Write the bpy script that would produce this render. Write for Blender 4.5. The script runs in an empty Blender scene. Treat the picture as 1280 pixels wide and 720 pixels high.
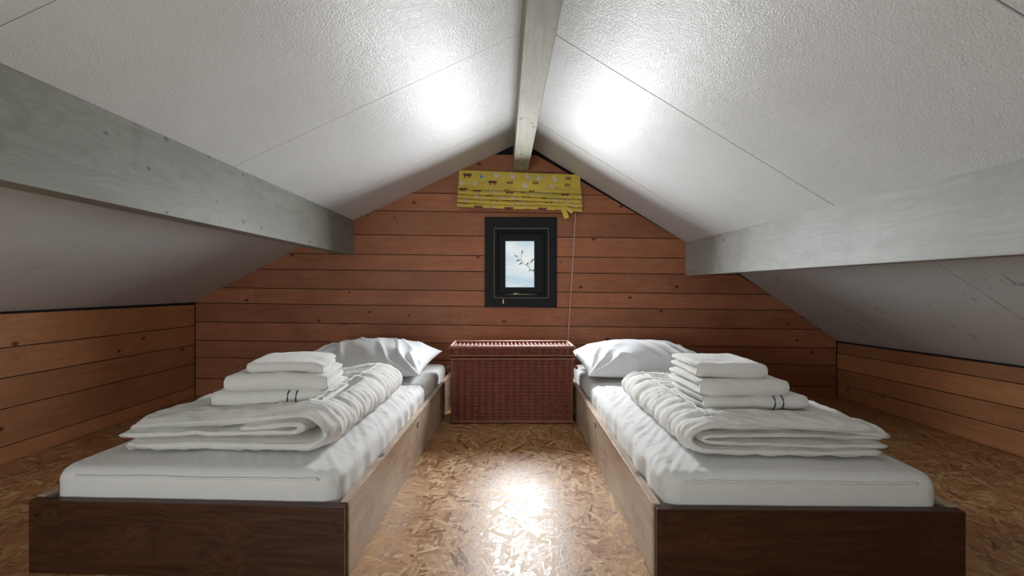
import bpy, bmesh, math, random
from mathutils import Vector, Matrix, noise
C = bpy.context.scene.collection
R = math.radians
random.seed(7)

# ------------------------------------------------------------------ camera, world, lights, exposure
F, CX, CY, CAMH, D = 531.0, 630.0, 359.0, 0.93, 3.61
cam = bpy.data.cameras.new('camera'); cam.sensor_width = 36; cam.lens = F/1280*36
cam.shift_x = (640-CX)/1280; cam.shift_y = (CY-360)/1280
cam.clip_start = 0.02
co = bpy.data.objects.new('camera', cam); C.objects.link(co)
co.location = (0, 0, CAMH); co.rotation_euler = (R(90), 0, 0)
sc = bpy.context.scene
sc.camera = co
sc.view_settings.view_transform = 'Standard'
sc.view_settings.look = 'None'
sc.view_settings.gamma = 1
sc.view_settings.use_curve_mapping = False
sc.view_settings.exposure = 0.17
sc.cycles.max_bounces = 10
sc.cycles.diffuse_bounces = 6
sc.cycles.sample_clamp_indirect = 4.0

w = bpy.data.worlds.new('sky'); sc.world = w; w.use_nodes = True
wn = w.node_tree; wn.nodes.clear()
wo = wn.nodes.new('ShaderNodeOutputWorld'); wb = wn.nodes.new('ShaderNodeBackground')
tc = wn.nodes.new('ShaderNodeTexCoord'); mp = wn.nodes.new('ShaderNodeMapping')
mp.inputs['Scale'].default_value = (4, 4, 14)
nz = wn.nodes.new('ShaderNodeTexNoise'); nz.inputs['Scale'].default_value = 2.2; nz.inputs['Detail'].default_value = 5
cr = wn.nodes.new('ShaderNodeValToRGB')
cr.color_ramp.elements[0].position = 0.38; cr.color_ramp.elements[0].color = (0.52, 0.66, 0.76, 1)
cr.color_ramp.elements[1].position = 0.62; cr.color_ramp.elements[1].color = (0.80, 0.83, 0.84, 1)
wn.links.new(tc.outputs['Generated'], mp.inputs[0]); wn.links.new(mp.outputs[0], nz.inputs[0])
wn.links.new(nz.outputs[0], cr.inputs[0]); wn.links.new(cr.outputs[0], wb.inputs[0])
wb.inputs[1].default_value = 1.0
wn.links.new(wb.outputs[0], wo.inputs[0])

def area(name, loc, rot, sx, sy, power, col):
    l = bpy.data.lights.new(name, 'AREA'); l.shape = 'RECTANGLE'; l.size = sx; l.size_y = sy
    l.energy = power; l.color = col
    o = bpy.data.objects.new(name, l); C.objects.link(o); o.location = loc; o.rotation_euler = rot
    return o
# daylight entering by the gable window, and an added fill lamp behind the camera
key = area('window_daylight', (0.137, D-0.026, 1.127), (R(-84), 0, 0), 0.246, 0.38, 33, (0.93, 0.97, 1.0))
key.data.spread = R(148)
area('rear_fill_light', (-1.15, -1.66, 0.72), (R(116), 0, R(-20)), 0.98, 0.72, 34, (0.90, 1.0, 0.985))

# ------------------------------------------------------------------ helpers
def px(x, y, d):
    return Vector(((x-CX)*d/F, d, CAMH-(y-CY)*d/F))

def tag(o, label=None, cat=None, group=None, kind=None):
    if label: o['label'] = label
    if cat: o['category'] = cat
    if group: o['group'] = group
    if kind: o['kind'] = kind
    return o

def empty(name, loc, rz=0):
    o = bpy.data.objects.new(name, None); C.objects.link(o)
    o.location = loc; o.rotation_euler = (0, 0, rz); o.empty_display_size = 0.1
    return o

class MB:
    def __init__(s):
        s.v = []; s.f = []; s.mi = []; s.at = []
    def add(s, verts, faces, mi=0, at=0.0):
        n = len(s.v)
        s.v += [tuple(v) for v in verts]
        for f in faces:
            s.f.append([i+n for i in f]); s.mi.append(mi); s.at.append(at)
    def box(s, a, b, mi=0, at=0.0, bev=0.0):
        x0, y0, z0 = a; x1, y1, z1 = b
        if bev:
            bm = bmesh.new()
            bmesh.ops.create_cube(bm, size=1)
            for v in bm.verts:
                v.co = Vector(((x0+x1)/2+v.co.x*(x1-x0), (y0+y1)/2+v.co.y*(y1-y0), (z0+z1)/2+v.co.z*(z1-z0)))
            bmesh.ops.bevel(bm, geom=bm.edges[:], offset=bev, segments=2, affect='EDGES', profile=0.6)
            bm.verts.index_update()
            s.add([v.co.copy() for v in bm.verts], [[v.index for v in f.verts] for f in bm.faces], mi, at)
            bm.free(); return
        s.add([(x0,y0,z0),(x1,y0,z0),(x1,y1,z0),(x0,y1,z0),(x0,y0,z1),(x1,y0,z1),(x1,y1,z1),(x0,y1,z1)],
              [(0,3,2,1),(4,5,6,7),(0,1,5,4),(1,2,6,5),(2,3,7,6),(3,0,4,7)], mi, at)
    def prism(s, poly, fn, d0, d1, mi=0, at=0.0):
        n = len(poly)
        vs = [fn(a, b, d0) for a, b in poly]+[fn(a, b, d1) for a, b in poly]
        fs = [list(range(n)), list(range(2*n-1, n-1, -1))]
        for i in range(n):
            j = (i+1) % n
            fs.append([i, i+n, j+n, j])
        s.add(vs, fs, mi, at)
    def tube(s, pts, r, seg=8, mi=0, closed=False, rfn=None):
        pts = [Vector(p) for p in pts]; n = len(pts); rings = []
        up = Vector((0.13, 0.27, 0.95))
        for i, p in enumerate(pts):
            a = pts[(i-1) % n] if (i > 0 or closed) else p
            b = pts[(i+1) % n] if (i < n-1 or closed) else p
            t = (b-a).normalized()
            u = t.cross(up)
            if u.length < 0.05: u = t.cross(Vector((1, 0, 0)))
            u.normalize(); v = t.cross(u)
            rr = rfn(i/(n-1 if n > 1 else 1)) if rfn else r
            rings.append([p+u*math.cos(2*math.pi*k/seg)*rr+v*math.sin(2*math.pi*k/seg)*rr for k in range(seg)])
        vs = [q for ring in rings for q in ring]; fs = []
        m = n if closed else n-1
        for i in range(m):
            for k in range(seg):
                a = i*seg+k; b = i*seg+(k+1) % seg
                c = ((i+1) % n)*seg+(k+1) % seg; d = ((i+1) % n)*seg+k
                fs.append((a, b, c, d))
        if not closed:
            fs.append(list(range(seg-1, -1, -1))); fs.append([(n-1)*seg+k for k in range(seg)])
        s.add(vs, fs, mi)
    def build(s, name, mats, parent=None, smooth=False, attr=False, fix=True, loc=None, rz=0.0):
        me = bpy.data.meshes.new(name)
        me.from_pydata(s.v, [], s.f)
        if not isinstance(mats, (list, tuple)): mats = [mats]
        for m in mats: me.materials.append(m)
        me.polygons.foreach_set('material_index', s.mi)
        if attr:
            a = me.attributes.new('board', 'FLOAT_COLOR', 'CORNER')
            vals = []
            for p, t in zip(me.polygons, s.at):
                for _ in range(p.loop_total): vals += [t, t, t, 1.0]
            a.data.foreach_set('color', vals)
        if fix:
            bm = bmesh.new(); bm.from_mesh(me)
            bmesh.ops.recalc_face_normals(bm, faces=bm.faces[:]); bm.to_mesh(me); bm.free()
        if smooth: me.polygons.foreach_set('use_smooth', [True]*len(me.polygons))
        me.update()
        o = bpy.data.objects.new(name, me); C.objects.link(o)
        if parent: o.parent = parent
        if loc is not None: o.location = loc
        if rz: o.rotation_euler = (0, 0, rz)
        return o

def clip(poly, a, b):
    """keep the part of poly to the right-hand side (below) of the line a->b"""
    out = []
    def side(p): return (b[0]-a[0])*(p[1]-a[1])-(b[1]-a[1])*(p[0]-a[0])
    for i in range(len(poly)):
        p, q = poly[i], poly[(i+1) % len(poly)]
        sp, sq = side(p), side(q)
        if sp <= 0: out.append(p)
        if (sp < 0 < sq) or (sq < 0 < sp):
            t = sp/(sp-sq); out.append((p[0]+(q[0]-p[0])*t, p[1]+(q[1]-p[1])*t))
    return out

# ------------------------------------------------------------------ materials
class Mat:
    def __init__(s, name):
        s.m = bpy.data.materials.new(name); s.m.use_nodes = True
        s.t = s.m.node_tree; s.t.nodes.clear()
        s.out = s.t.nodes.new('ShaderNodeOutputMaterial')
        s.p = s.t.nodes.new('ShaderNodeBsdfPrincipled')
        s.t.links.new(s.p.outputs[0], s.out.inputs[0])
        s.tc = s.t.nodes.new('ShaderNodeTexCoord')
    def n(s, typ, props=None, **inp):
        nd = s.t.nodes.new('ShaderNode'+typ)
        for k, v in (props or {}).items(): setattr(nd, k, v)
        for k, v in inp.items():
            key = int(k[1:]) if k[0] == 'i' and k[1:].isdigit() else k.replace('_', ' ')
            s.set(nd.inputs[key], v)
        return nd
    def set(s, sock, v):
        if hasattr(v, 'is_output'): s.t.links.new(v, sock)
        else: sock.default_value = v
    def math(s, op, a, b=0.0, c=0.0, clamp=False):
        nd = s.n('Math', {'operation': op, 'use_clamp': clamp}); s.set(nd.inputs[0], a); s.set(nd.inputs[1], b); s.set(nd.inputs[2], c)
        return nd.outputs[0]
    def mix(s, f, a, b, bt='MIX'):
        nd = s.n('Mix', {'data_type': 'RGBA', 'blend_type': bt})
        s.set(nd.inputs[0], f); s.set(nd.inputs[6], a); s.set(nd.inputs[7], b)
        return nd.outputs[2]
    def ramp(s, f, stops):
        nd = s.n('ValToRGB'); s.set(nd.inputs[0], f); e = nd.color_ramp.elements
        while len(e) < len(stops): e.new(0.5)
        for el, (p, c) in zip(e, stops):
            el.position = p; el.color = c if len(c) == 4 else (*c, 1)
        return nd.outputs[0]
    def mapping(s, scale, loc=(0,0,0), rot=(0,0,0), src=None):
        nd = s.n('Mapping'); s.set(nd.inputs[0], src or s.tc.outputs['Object'])
        nd.inputs['Location'].default_value = loc; nd.inputs['Rotation'].default_value = rot; nd.inputs['Scale'].default_value = scale
        return nd.outputs[0]
    def noise(s, vec, scale, detail=4, rough=0.55, dist=0.0):
        nd = s.n('TexNoise'); s.set(nd.inputs['Vector'], vec); nd.inputs['Scale'].default_value = scale
        nd.inputs['Detail'].default_value = detail; nd.inputs['Roughness'].default_value = rough; nd.inputs['Distortion'].default_value = dist
        return nd.outputs[0]
    def bump(s, h, strength, dist=0.01, prev=None):
        nd = s.n('Bump'); s.set(nd.inputs['Height'], h); nd.inputs['Strength'].default_value = strength; nd.inputs['Distance'].default_value = dist
        if prev: s.set(nd.inputs['Normal'], prev)
        return nd.outputs[0]

def g3(c, k=1.0): return (c[0]*k, c[1]*k, c[2]*k, 1)

def wood(name, dark, light, axis, knot=(0.05,0.02,0.012), rough=0.5, board=0.0, kscale=7.0, ksize=0.10, spec=0.4, grain=1.0, stain=None):
    m = Mat(name)
    vec = m.tc.outputs['Object']
    if board:
        at = m.n('Attribute', {'attribute_name': 'board'})
        off = m.n('VectorMath', {'operation': 'MULTIPLY_ADD'})
        m.set(off.inputs[0], at.outputs['Color']); off.inputs[1].default_value = (13.7, 9.1, 21.3); m.set(off.inputs[2], vec)
        vec = off.outputs[0]
    sc_ = [26, 26, 26]; sc_[axis] = 1.1
    kv = [1, 1, 1]; kv[axis] = 0.72
    vo = m.n('TexVoronoi', {'feature': 'F1'}); m.set(vo.inputs['Vector'], m.mapping(kv, src=vec)); vo.inputs['Scale'].default_value = kscale
    kd = vo.outputs['Distance']
    knotf = m.n('MapRange', {'interpolation_type': 'SMOOTHSTEP'}); m.set(knotf.inputs[0], kd)
    knotf.inputs[1].default_value = ksize*0.55; knotf.inputs[2].default_value = ksize; knotf.inputs[3].default_value = 1; knotf.inputs[4].default_value = 0
    # the grain bends round each knot
    bend = m.math('DIVIDE', 0.012, m.math('ADD', kd, 0.06))
    bv = m.n('VectorMath', {'operation': 'ADD'}); m.set(bv.inputs[0], vec)
    cb = m.n('CombineXYZ'); [m.set(cb.inputs[i], bend) for i in range(3) if i != axis]; m.set(bv.inputs[1], cb.outputs[0])
    g1 = m.noise(m.mapping(sc_, src=bv.outputs[0]), 1.0, 6, 0.62, 0.6)
    sc2 = [9, 9, 9]; sc2[axis] = 0.5
    g2 = m.noise(m.mapping(sc2, src=bv.outputs[0]), 1.0, 3, 0.5, 1.2)
    rings = m.math('FRACT', m.math('MULTIPLY', g2, 9.0))
    rings = m.math('ABSOLUTE', m.math('SUBTRACT', rings, 0.5))
    f = m.math('ADD', m.math('MULTIPLY', g1, 0.75*grain), m.math('MULTIPLY', rings, 0.5*grain))
    f = m.math('ADD', f, 0.5*(1-grain))
    col = m.ramp(f, [(0.25, g3(dark)), (0.8, g3(light))])
    big = m.noise(m.mapping([2.2, 2.2, 2.2], src=vec), 1.0, 3)
    col = m.mix(m.math('MULTIPLY', m.math('SUBTRACT', big, 0.42, clamp=True), 1.6, clamp=True), col, g3(dark, 0.8))
    if board:
        k = m.math('ADD', 1-board/2, m.math('MULTIPLY', at.outputs['Fac'], board))
        cbk = m.n('CombineColor'); [m.set(cbk.inputs[i], k) for i in range(3)]
        col = m.mix(1.0, col, cbk.outputs[0], 'MULTIPLY')
    if stain:
        st = m.noise(m.mapping([7, 7, 7], src=vec), 1.0, 4, 0.6, 0.4)
        col = m.mix(m.math('MULTIPLY', m.math('SUBTRACT', st, 0.55, clamp=True), 3.0, clamp=True), col, g3(stain))
    col = m.mix(m.math('MULTIPLY', knotf.outputs[0], 0.85), col, g3(knot))
    m.set(m.p.inputs['Base Color'], col)
    m.set(m.p.inputs['Roughness'], m.math('ADD', rough-0.08, m.math('MULTIPLY', g1, 0.16)))
    m.p.inputs['Specular IOR Level'].default_value = spec
    m.set(m.p.inputs['Normal'], m.bump(f, 0.25, 0.003))
    return m.m

def plain(name, col, rough=0.5, metal=0.0, var=0.15, scale=30, bump=0.1, spec=0.4):
    m = Mat(name)
    nz = m.noise(m.tc.outputs['Object'], scale, 4)
    c = m.mix(nz, g3(col, 1-var), g3(col, 1+var))
    m.set(m.p.inputs['Base Color'], c); m.p.inputs['Roughness'].default_value = rough; m.p.inputs['Metallic'].default_value = metal
    m.p.inputs['Specular IOR Level'].default_value = spec
    if bump: m.set(m.p.inputs['Normal'], m.bump(nz, bump, 0.004))
    return m.m

def cloth(name, col, fine=420, fb=0.25, mid=24, mb=0.3, sheen=0.15):
    m = Mat(name)
    o = m.tc.outputs['Object']
    a = m.noise(o, fine, 2); b = m.noise(o, mid, 4, 0.5, 0.5)
    m.set(m.p.inputs['Base Color'], m.mix(b, g3(col, 0.95), g3(col, 1.03)))
    m.p.inputs['Roughness'].default_value = 0.95; m.p.inputs['Specular IOR Level'].default_value = 0.15
    m.p.inputs['Sheen Weight'].default_value = sheen
    n1 = m.bump(b, mb, 0.006)
    m.set(m.p.inputs['Normal'], m.bump(a, fb, 0.0015, n1))
    return m.m

M = {}
M['wall_x'] = wood('pine_board', (0.31,0.110,0.052), (0.53,0.225,0.118), 0, board=0.35, rough=0.55, ksize=0.11, grain=0.6, spec=0.3)
M['wall_y'] = wood('pine_board_side', (0.34,0.135,0.055), (0.56,0.265,0.120), 1, board=0.35, rough=0.55, ksize=0.11, grain=0.6, spec=0.3)
M['backing'] = plain('dark_backing', (0.012,0.010,0.013), 0.9)
M['beam_l'] = wood('shaded_green_grey_painted_timber', (0.185,0.190,0.165), (0.30,0.305,0.27), 1, knot=(0.09,0.085,0.07), kscale=9, ksize=0.10, rough=0.5, grain=0.7, spec=0.3, stain=(0.14,0.145,0.125))  # beam timber copy with the left side's shade put into the colour
M['beam_r'] = wood('lit_grey_painted_timber', (0.30,0.30,0.285), (0.46,0.46,0.44), 1, knot=(0.09,0.085,0.07), kscale=9, ksize=0.10, rough=0.5, grain=0.7, spec=0.3, stain=(0.25,0.25,0.235))  # lighter copy, the stronger light on the right beam put into the colour
M['ridge'] = wood('pale_grey_timber', (0.20,0.185,0.14), (0.36,0.34,0.27), 1, knot=(0.07,0.06,0.04), kscale=8, ksize=0.12, rough=0.65, spec=0.2)
M['bed_front'] = wood('shaded_dark_stained_pine', (0.032,0.0105,0.005), (0.090,0.034,0.015), 0, knot=(0.03,0.012,0.007), rough=0.42, kscale=6)  # bed pine with the shade of the unlit front put into the colour
M['bed_side'] = wood('lit_stained_pine', (0.40,0.29,0.205), (0.64,0.51,0.395), 1, knot=(0.10,0.05,0.03), rough=0.42, kscale=6, ksize=0.14, spec=0.5, stain=(0.27,0.14,0.09))  # same pine made paler, window light on the aisle side painted in
M['seam'] = plain('panel_joint', (0.16,0.15,0.11), 0.9)
M['black'] = plain('black_painted_wood', (0.010,0.012,0.015), 0.55, spec=0.2, bump=0.05, scale=60)
M['bead'] = plain('worn_bead', (0.15,0.125,0.10), 0.5)
M['metal'] = plain('dull_brass', (0.45,0.40,0.32), 0.35, 0.8)
M['sheet'] = cloth('white_jersey_sheet', (0.744,0.744,0.735), mid=16, mb=0.25)
M['pillow'] = cloth('white_cotton', (0.744,0.753,0.772), mid=20, mb=0.3)
M['duvet'] = cloth('white_quilt_cotton', (0.753,0.744,0.716), mid=34, mb=0.45)
M['towel'] = cloth('white_terry', (0.744,0.735,0.707), fine=260, fb=0.7, mid=40, mb=0.3, sheen=0.3)
M['stripe'] = plain('navy_stripe', (0.05,0.055,0.08), 0.9)
M['tagm'] = plain('dark_tag', (0.02,0.02,0.03), 0.9)
M['screw'] = plain('screw', (0.05,0.045,0.04), 0.4, 0.8)

def mk_ceiling():
    m = Mat('glossy_white_ceiling')
    o = m.tc.outputs['Object']
    a = m.noise(o, 150, 3, 0.6); b = m.noise(o, 3.0, 4, 0.6); c = m.noise(m.mapping((6, 14, 6)), 1.0, 5, 0.65, 1.5)
    col = m.mix(b, (0.55,0.555,0.54,1), (0.65,0.655,0.65,1))
    # peeled dark flecks low on the right slope
    sx = m.n('SeparateXYZ'); m.set(sx.inputs[0], o)
    msk = m.math('MULTIPLY', m.math('GREATER_THAN', sx.outputs[0], 2.05), m.math('LESS_THAN', sx.outputs[2], 1.02))
    fl = m.math('MULTIPLY', m.math('SUBTRACT', c, 0.615, clamp=True), 14, clamp=True)
    col = m.mix(m.math('MULTIPLY', m.math('MULTIPLY', fl, msk), 0.7), col, (0.22,0.21,0.22,1))
    m.set(m.p.inputs['Base Color'], col)
    pat = m.noise(o, 60, 4, 0.8)
    m.set(m.p.inputs['Roughness'], m.math('ADD', 0.12, m.math('MULTIPLY', pat, 0.46)))
    m.p.inputs['Specular IOR Level'].default_value = 0.42
    n1 = m.bump(b, 0.3, 0.02)
    n2 = m.bump(c, 0.12, 0.01, n1)
    m.set(m.p.inputs['Normal'], m.bump(a, 0.62, 0.004, n2))
    return m.m
M['ceiling'] = mk_ceiling()

def mk_osb():
    m = Mat('osb_board')
    o = m.tc.outputs['Object']
    warp = m.n('TexNoise'); warp.inputs['Scale'].default_value = 7; warp.inputs['Detail'].default_value = 3; m.set(warp.inputs['Vector'], o)
    best = None; bcol = None
    for k, (ang, s, st) in enumerate([(8, 40, 6.0), (64, 46, 5.0), (-52, 42, 6.5), (95, 52, 5.0), (32, 38, 7.0), (-22, 58, 5.0), (-78, 48, 6.0)]):
        mv = m.mapping((1, st, 1), loc=(k*3.3, k*1.7, 0), src=m.mapping((1, 1, 1), rot=(0, 0, R(ang))))
        sv = m.n('VectorMath', {'operation': 'ADD'}); m.set(sv.inputs[0], mv)
        wv = m.n('VectorMath', {'operation': 'SCALE'}); m.set(wv.inputs[0], warp.outputs['Color']); wv.inputs['Scale'].default_value = 0.14
        m.set(sv.inputs[1], wv.outputs[0])
        vo = m.n('TexVoronoi', {'feature': 'F1', 'voronoi_dimensions': '2D'}); m.set(vo.inputs['Vector'], sv.outputs[0]); vo.inputs['Scale'].default_value = s/4.0
        sep = m.n('SeparateColor'); m.set(sep.inputs[0], vo.outputs['Color'])
        pr, tone = sep.outputs[0], sep.outputs[1]
        if best is None: best, bcol = pr, tone
        else:
            gt = m.math('GREATER_THAN', pr, best)
            nd = m.n('Mix', {'data_type': 'FLOAT'}); m.set(nd.inputs[0], gt); m.set(nd.inputs[2], bcol); m.set(nd.inputs[3], tone)
            bcol = nd.outputs[0]; best = m.math('MAXIMUM', pr, best)
    fib = m.noise(m.mapping((60, 60, 1)), 1.0, 5, 0.7)
    tone = m.math('ADD', m.math('MULTIPLY', bcol, 0.68), m.math('MULTIPLY', fib, 0.42))
    col = m.ramp(tone, [(0.14, (0.15,0.062,0.024,1)), (0.38, (0.34,0.165,0.066,1)), (0.74, (0.46,0.255,0.110,1)), (0.90, (0.58,0.41,0.22,1))])
    sp = m.n('SeparateXYZ'); m.set(sp.inputs[0], o)
    m.set(m.p.inputs['Base Color'], col)
    m.set(m.p.inputs['Roughness'], m.math('ADD', 0.30, m.math('MULTIPLY', bcol, 0.22)))
    m.p.inputs['Specular IOR Level'].default_value = 0.5
    m.set(m.p.inputs['Normal'], m.bump(tone, 0.5, 0.004))
    return m.m
M['osb'] = mk_osb()

def mk_wicker(name, dark, light, groove_shade=False):
    m = Mat(name)
    o = m.tc.outputs['Object']
    a = m.noise(o, 14, 4); b = m.noise(m.mapping((25, 25, 120)), 1.0, 3)
    col = m.mix(m.math('ADD', m.math('MULTIPLY', a, 0.5), m.math('MULTIPLY', b, 0.5)), g3(dark), g3(light))
    if groove_shade:      # shade of the upright gaps in the weave, painted as dark bands
        sp = m.n('SeparateXYZ'); m.set(sp.inputs[0], o)
        ph = m.math('FRACT', m.math('DIVIDE', m.math('ADD', sp.outputs[0], m.math('MULTIPLY', sp.outputs[1], 1.0)), 0.0479))
        k = m.math('LESS_THAN', m.math('ABSOLUTE', m.math('SUBTRACT', ph, 0.5)), 0.13)
        col = m.mix(m.math('MULTIPLY', k, 0.55), col, (0.045, 0.012, 0.010, 1))
    m.set(m.p.inputs['Base Color'], col); m.p.inputs['Roughness'].default_value = 0.5; m.p.inputs['Specular IOR Level'].default_value = 0.4
    return m.m
M['wicker'] = mk_wicker('brown_wicker', (0.13,0.032,0.022), (0.40,0.125,0.080), True)
M['braid'] = mk_wicker('braided_willow', (0.13,0.045,0.028), (0.36,0.15,0.09))

def mk_glass():
    m = Mat('window_glass')
    tr = m.n('BsdfTransparent'); tr.inputs[0].default_value = (0.97, 0.985, 0.98, 1)
    gl = m.n('BsdfGlossy'); gl.inputs['Roughness'].default_value = 0.02
    mx = m.n('MixShader'); mx.inputs[0].default_value = 0.06
    m.set(mx.inputs[1], tr.outputs[0]); m.set(mx.inputs[2], gl.outputs[0])
    m.t.links.new(mx.outputs[0], m.out.inputs[0])
    return m.m
M['glass'] = mk_glass()
def fabric(n, c): return cloth(n, c, fine=300, fb=0.2, mid=30, mb=0.2, sheen=0.05)
M['yellow'] = fabric('yellow_cotton', (0.70,0.54,0.11))
M['fwhite'] = fabric('print_white', (0.66,0.63,0.60))
M['fred'] = fabric('print_red', (0.42,0.06,0.07))
M['fbrown'] = fabric('print_brown', (0.17,0.075,0.06))
M['fblue'] = fabric('print_blue', (0.16,0.33,0.52))
M['cord'] = plain('pale_cord', (0.55,0.42,0.40), 0.8)
M['leaf'] = plain('leaf_green', (0.14,0.20,0.05), 0.6)

# ------------------------------------------------------------------ the room
YF, YB = -1.7, D
PL = [(-2.624,0.808), (-1.775,1.25), (-1.278,1.501), (0.15,2.166)]      # left slope, eave to ridge
PR = [(0.15,2.166), (1.543,1.311), (2.02,1.032), (2.828,0.481)]         # right slope, ridge to eave
def rise(x, y):       # the right eave climbs slightly towards the camera
    return 0.030*max(0, (x-1.543)/(2.828-1.543))*(D-y)/1.3*0.9

mb = MB(); mb.box((-3.1, YF-0.1, -0.12), (3.3, YB+0.1, 0.0))
tag(mb.build('floor', M['osb']), kind='structure')

def slope_panel(mb, prof, y0, y1, t0, t1, mi):
    ny = 6
    def off(i, t):
        a = prof[max(i-1, 0)]; b = prof[min(i+1, len(prof)-1)]
        n = Vector((-(b[1]-a[1]), b[0]-a[0])).normalized()
        return prof[i][0]+n.x*t, prof[i][1]+n.y*t
    vs = []
    for j in range(ny+1):
        y = y0+(y1-y0)*j/ny
        for t in (t0, t1):
            for i in range(len(prof)):
                x, z = off(i, t); vs.append((x, y, z+rise(prof[i][0], y)))
    m = len(prof); fs = []
    def ix(j, t, i): return (j*2+t)*m+i
    for j in range(ny):
        for i in range(m-1):
            fs.append((ix(j,0,i), ix(j+1,0,i), ix(j+1,0,i+1), ix(j,0,i+1)))
            fs.append((ix(j,1,i), ix(j,1,i+1), ix(j+1,1,i+1), ix(j+1,1,i)))
        for i in (0, m-1): fs.append((ix(j,0,i), ix(j,1,i), ix(j+1,1,i), ix(j+1,0,i)))
    for j in (0, ny):
        for i in range(m-1): fs.append((ix(j,0,i), ix(j,0,i+1), ix(j,1,i+1), ix(j,1,i)))
    mb.add(vs, fs, mi)
def ext(prof, k):      # carry the eave on outwards past the wall
    p = list(prof)
    if k < 0:
        a, b = p[0], p[1]; t = 0.12/abs(b[0]-a[0]); p.insert(0, (a[0]-(b[0]-a[0])*t, a[1]-(b[1]-a[1])*t))
    else:
        a, b = p[-1], p[-2]; t = 0.12/abs(b[0]-a[0]); p.append((a[0]-(b[0]-a[0])*t, a[1]-(b[1]-a[1])*t))
    return p
mb = MB()
for prof, seams, gap in ((ext(PL, -1), [1.0, 2.01, 3.02], 0.0025), (ext(PR, 1), [0.957, 1.985, 3.035], 0.006)):
    ys = [YF-0.1]+seams+[YB+0.001]
    for a, b in zip(ys, ys[1:]):
        slope_panel(mb, prof, a+gap/2, b-gap/2, 0.0, 0.018, 0)
    slope_panel(mb, prof, YF-0.1, YB+0.1, 0.016, 0.06, 1)
tag(mb.build('ceiling', [M['ceiling'], M['seam']]), kind='structure')

# back wall: a dark backing, boards with open joints, a hole for the window
K = D/F
def bx(p): return (p-CX)*K
def bz(p): return CAMH-(p-CY)*K
OX0, OX1, OZ0, OZ1 = bx(617.5), bx(685.5), bz(372.5), bz(285.5)           # opening in the wall
mb = MB()
back = lambda a, z, d: Vector((a, YB+d, z))
ROOF = [(PL[0][0]-0.2, PL[0][1]-0.105)]+PL[1:]
def roofclip(poly):
    for a, b in list(zip(PL, PL[1:]))+list(zip(PR, PR[1:])): poly = clip(poly, a, b)
    return poly
def holes(poly_rect):
    """split a rectangle-like polygon around the window opening"""
    out = []
    for p in (clip(poly_rect, (OX0, -9), (OX0, 9))[:] and None,): pass
    left = clip(poly_rect, (OX0, 9), (OX0, -9)); right = clip(poly_rect, (OX1, -9), (OX1, 9))
    mid = clip(clip(poly_rect, (OX0, -9), (OX0, 9)), (OX1, 9), (OX1, -9))
    low = clip(mid, (-9, OZ0), (9, OZ0)); top = clip(mid, (9, OZ1), (-9, OZ1))
    return [q for q in (left, right, low, top) if len(q) > 2]
xl, xr = -2.624, 2.828
for q in holes([(xl-0.1, -0.1), (xr+0.1, -0.1), (xr+0.1, 2.4), (xl-0.1, 2.4)]):
    q = clip(clip(q, (PL[0][0]-1, PL[0][1]-0.52+0.04), (PL[1][0], PL[1][1]+0.04)), (PR[2][0], PR[2][1]+0.04), (PR[3][0]+1, PR[3][1]-0.682+0.04))
    q = clip(clip(q, (PL[1][0], PL[1][1]+0.04), (PL[3][0], PL[3][1]+0.04)), (PR[0][0], PR[0][1]+0.04), (PR[2][0], PR[2][1]+0.04))
    if len(q) > 2: mb.prism(q, back, 0.018, 0.11, 1)
seam = [193, 215, 242.5, 265.5, 295.5, 320, 340, 364, 383.5, 407, 430, 451.5, 478, 500]
zs = [bz(s) for s in seam]
TILT = -0.0125
for i in range(len(zs)-1):
    z1, z0 = zs[i], zs[i+1]; g = 0.0032
    t = lambda x: TILT*(x-0.0)
    poly = [(xl, z0+t(xl)+g), (xr, z0+t(xr)+g), (xr, z1+t(xr)-g), (xl, z1+t(xl)-g)]
    poly = roofclip(poly)
    at = random.random()
    for q in holes(poly): mb.prism(q, back, 0.0, 0.022, 0, at)
tag(mb.build('wall_back', [M['wall_x'], M['backing']], attr=True), kind='structure')

def side_wall(name, x, sgn, zl, ztop_back, slope):
    mb = MB()
    fn = lambda a, z, d: Vector((x+sgn*d, a, z))
    y0, y1 = YF, YB-0.001
    for i in range(len(zl)-1):
        b0, b1 = zl[i], zl[i+1]; g = 0.003
        k0 = 0 if i == 0 else slope; k1 = slope
        q = [(y0, b0+k0*(YB-y0)+g), (y1, b0+g), (y1, b1-g), (y0, b1+k1*(YB-y0)-g)]
        mb.prism(q, fn, 0.0, 0.022, 0, random.random())
    top = zl[-1]
    mb.prism([(y0, -0.1), (y1, -0.1), (y1, top+0.0), (y0, top+slope*(YB-y0))], fn, 0.018, 0.10, 1)
    tag(mb.build(name, [M['wall_y'], M['backing']], attr=True), kind='structure')
    mb = MB()
    mb.prism([(y0, top+slope*(YB-y0)-0.003), (y1, top-0.003), (y1, top+0.035), (y0, top+slope*(YB-y0)+0.035)], fn, 0.012, 0.05)  # dark strip painted in for the shaded gap between wall top and ceiling
    return mb
side_wall('wall_left', -2.624, -1, [0.0, 0.085, 0.283, 0.444, 0.603, 0.783], 0.8, 0.006).build('eave_gap_1', M['backing'])['kind'] = 'structure'
side_wall('wall_right', 2.828, 1, [0.0, 0.112, 0.238, 0.372, 0.462], 0.48, 0.022).build('eave_gap_2', M['backing'])['kind'] = 'structure'
# corner posts where boards meet
mb = MB(); mb.box((-2.626, YB-0.006, 0), (-2.619, YB+0.004, 0.79)); tag(mb.build('trim_3', M['backing']), kind='structure')
mb = MB(); mb.box((2.823, YB-0.006, 0), (2.830, YB+0.004, 0.475)); tag(mb.build('trim_4', M['backing']), kind='structure')

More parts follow.
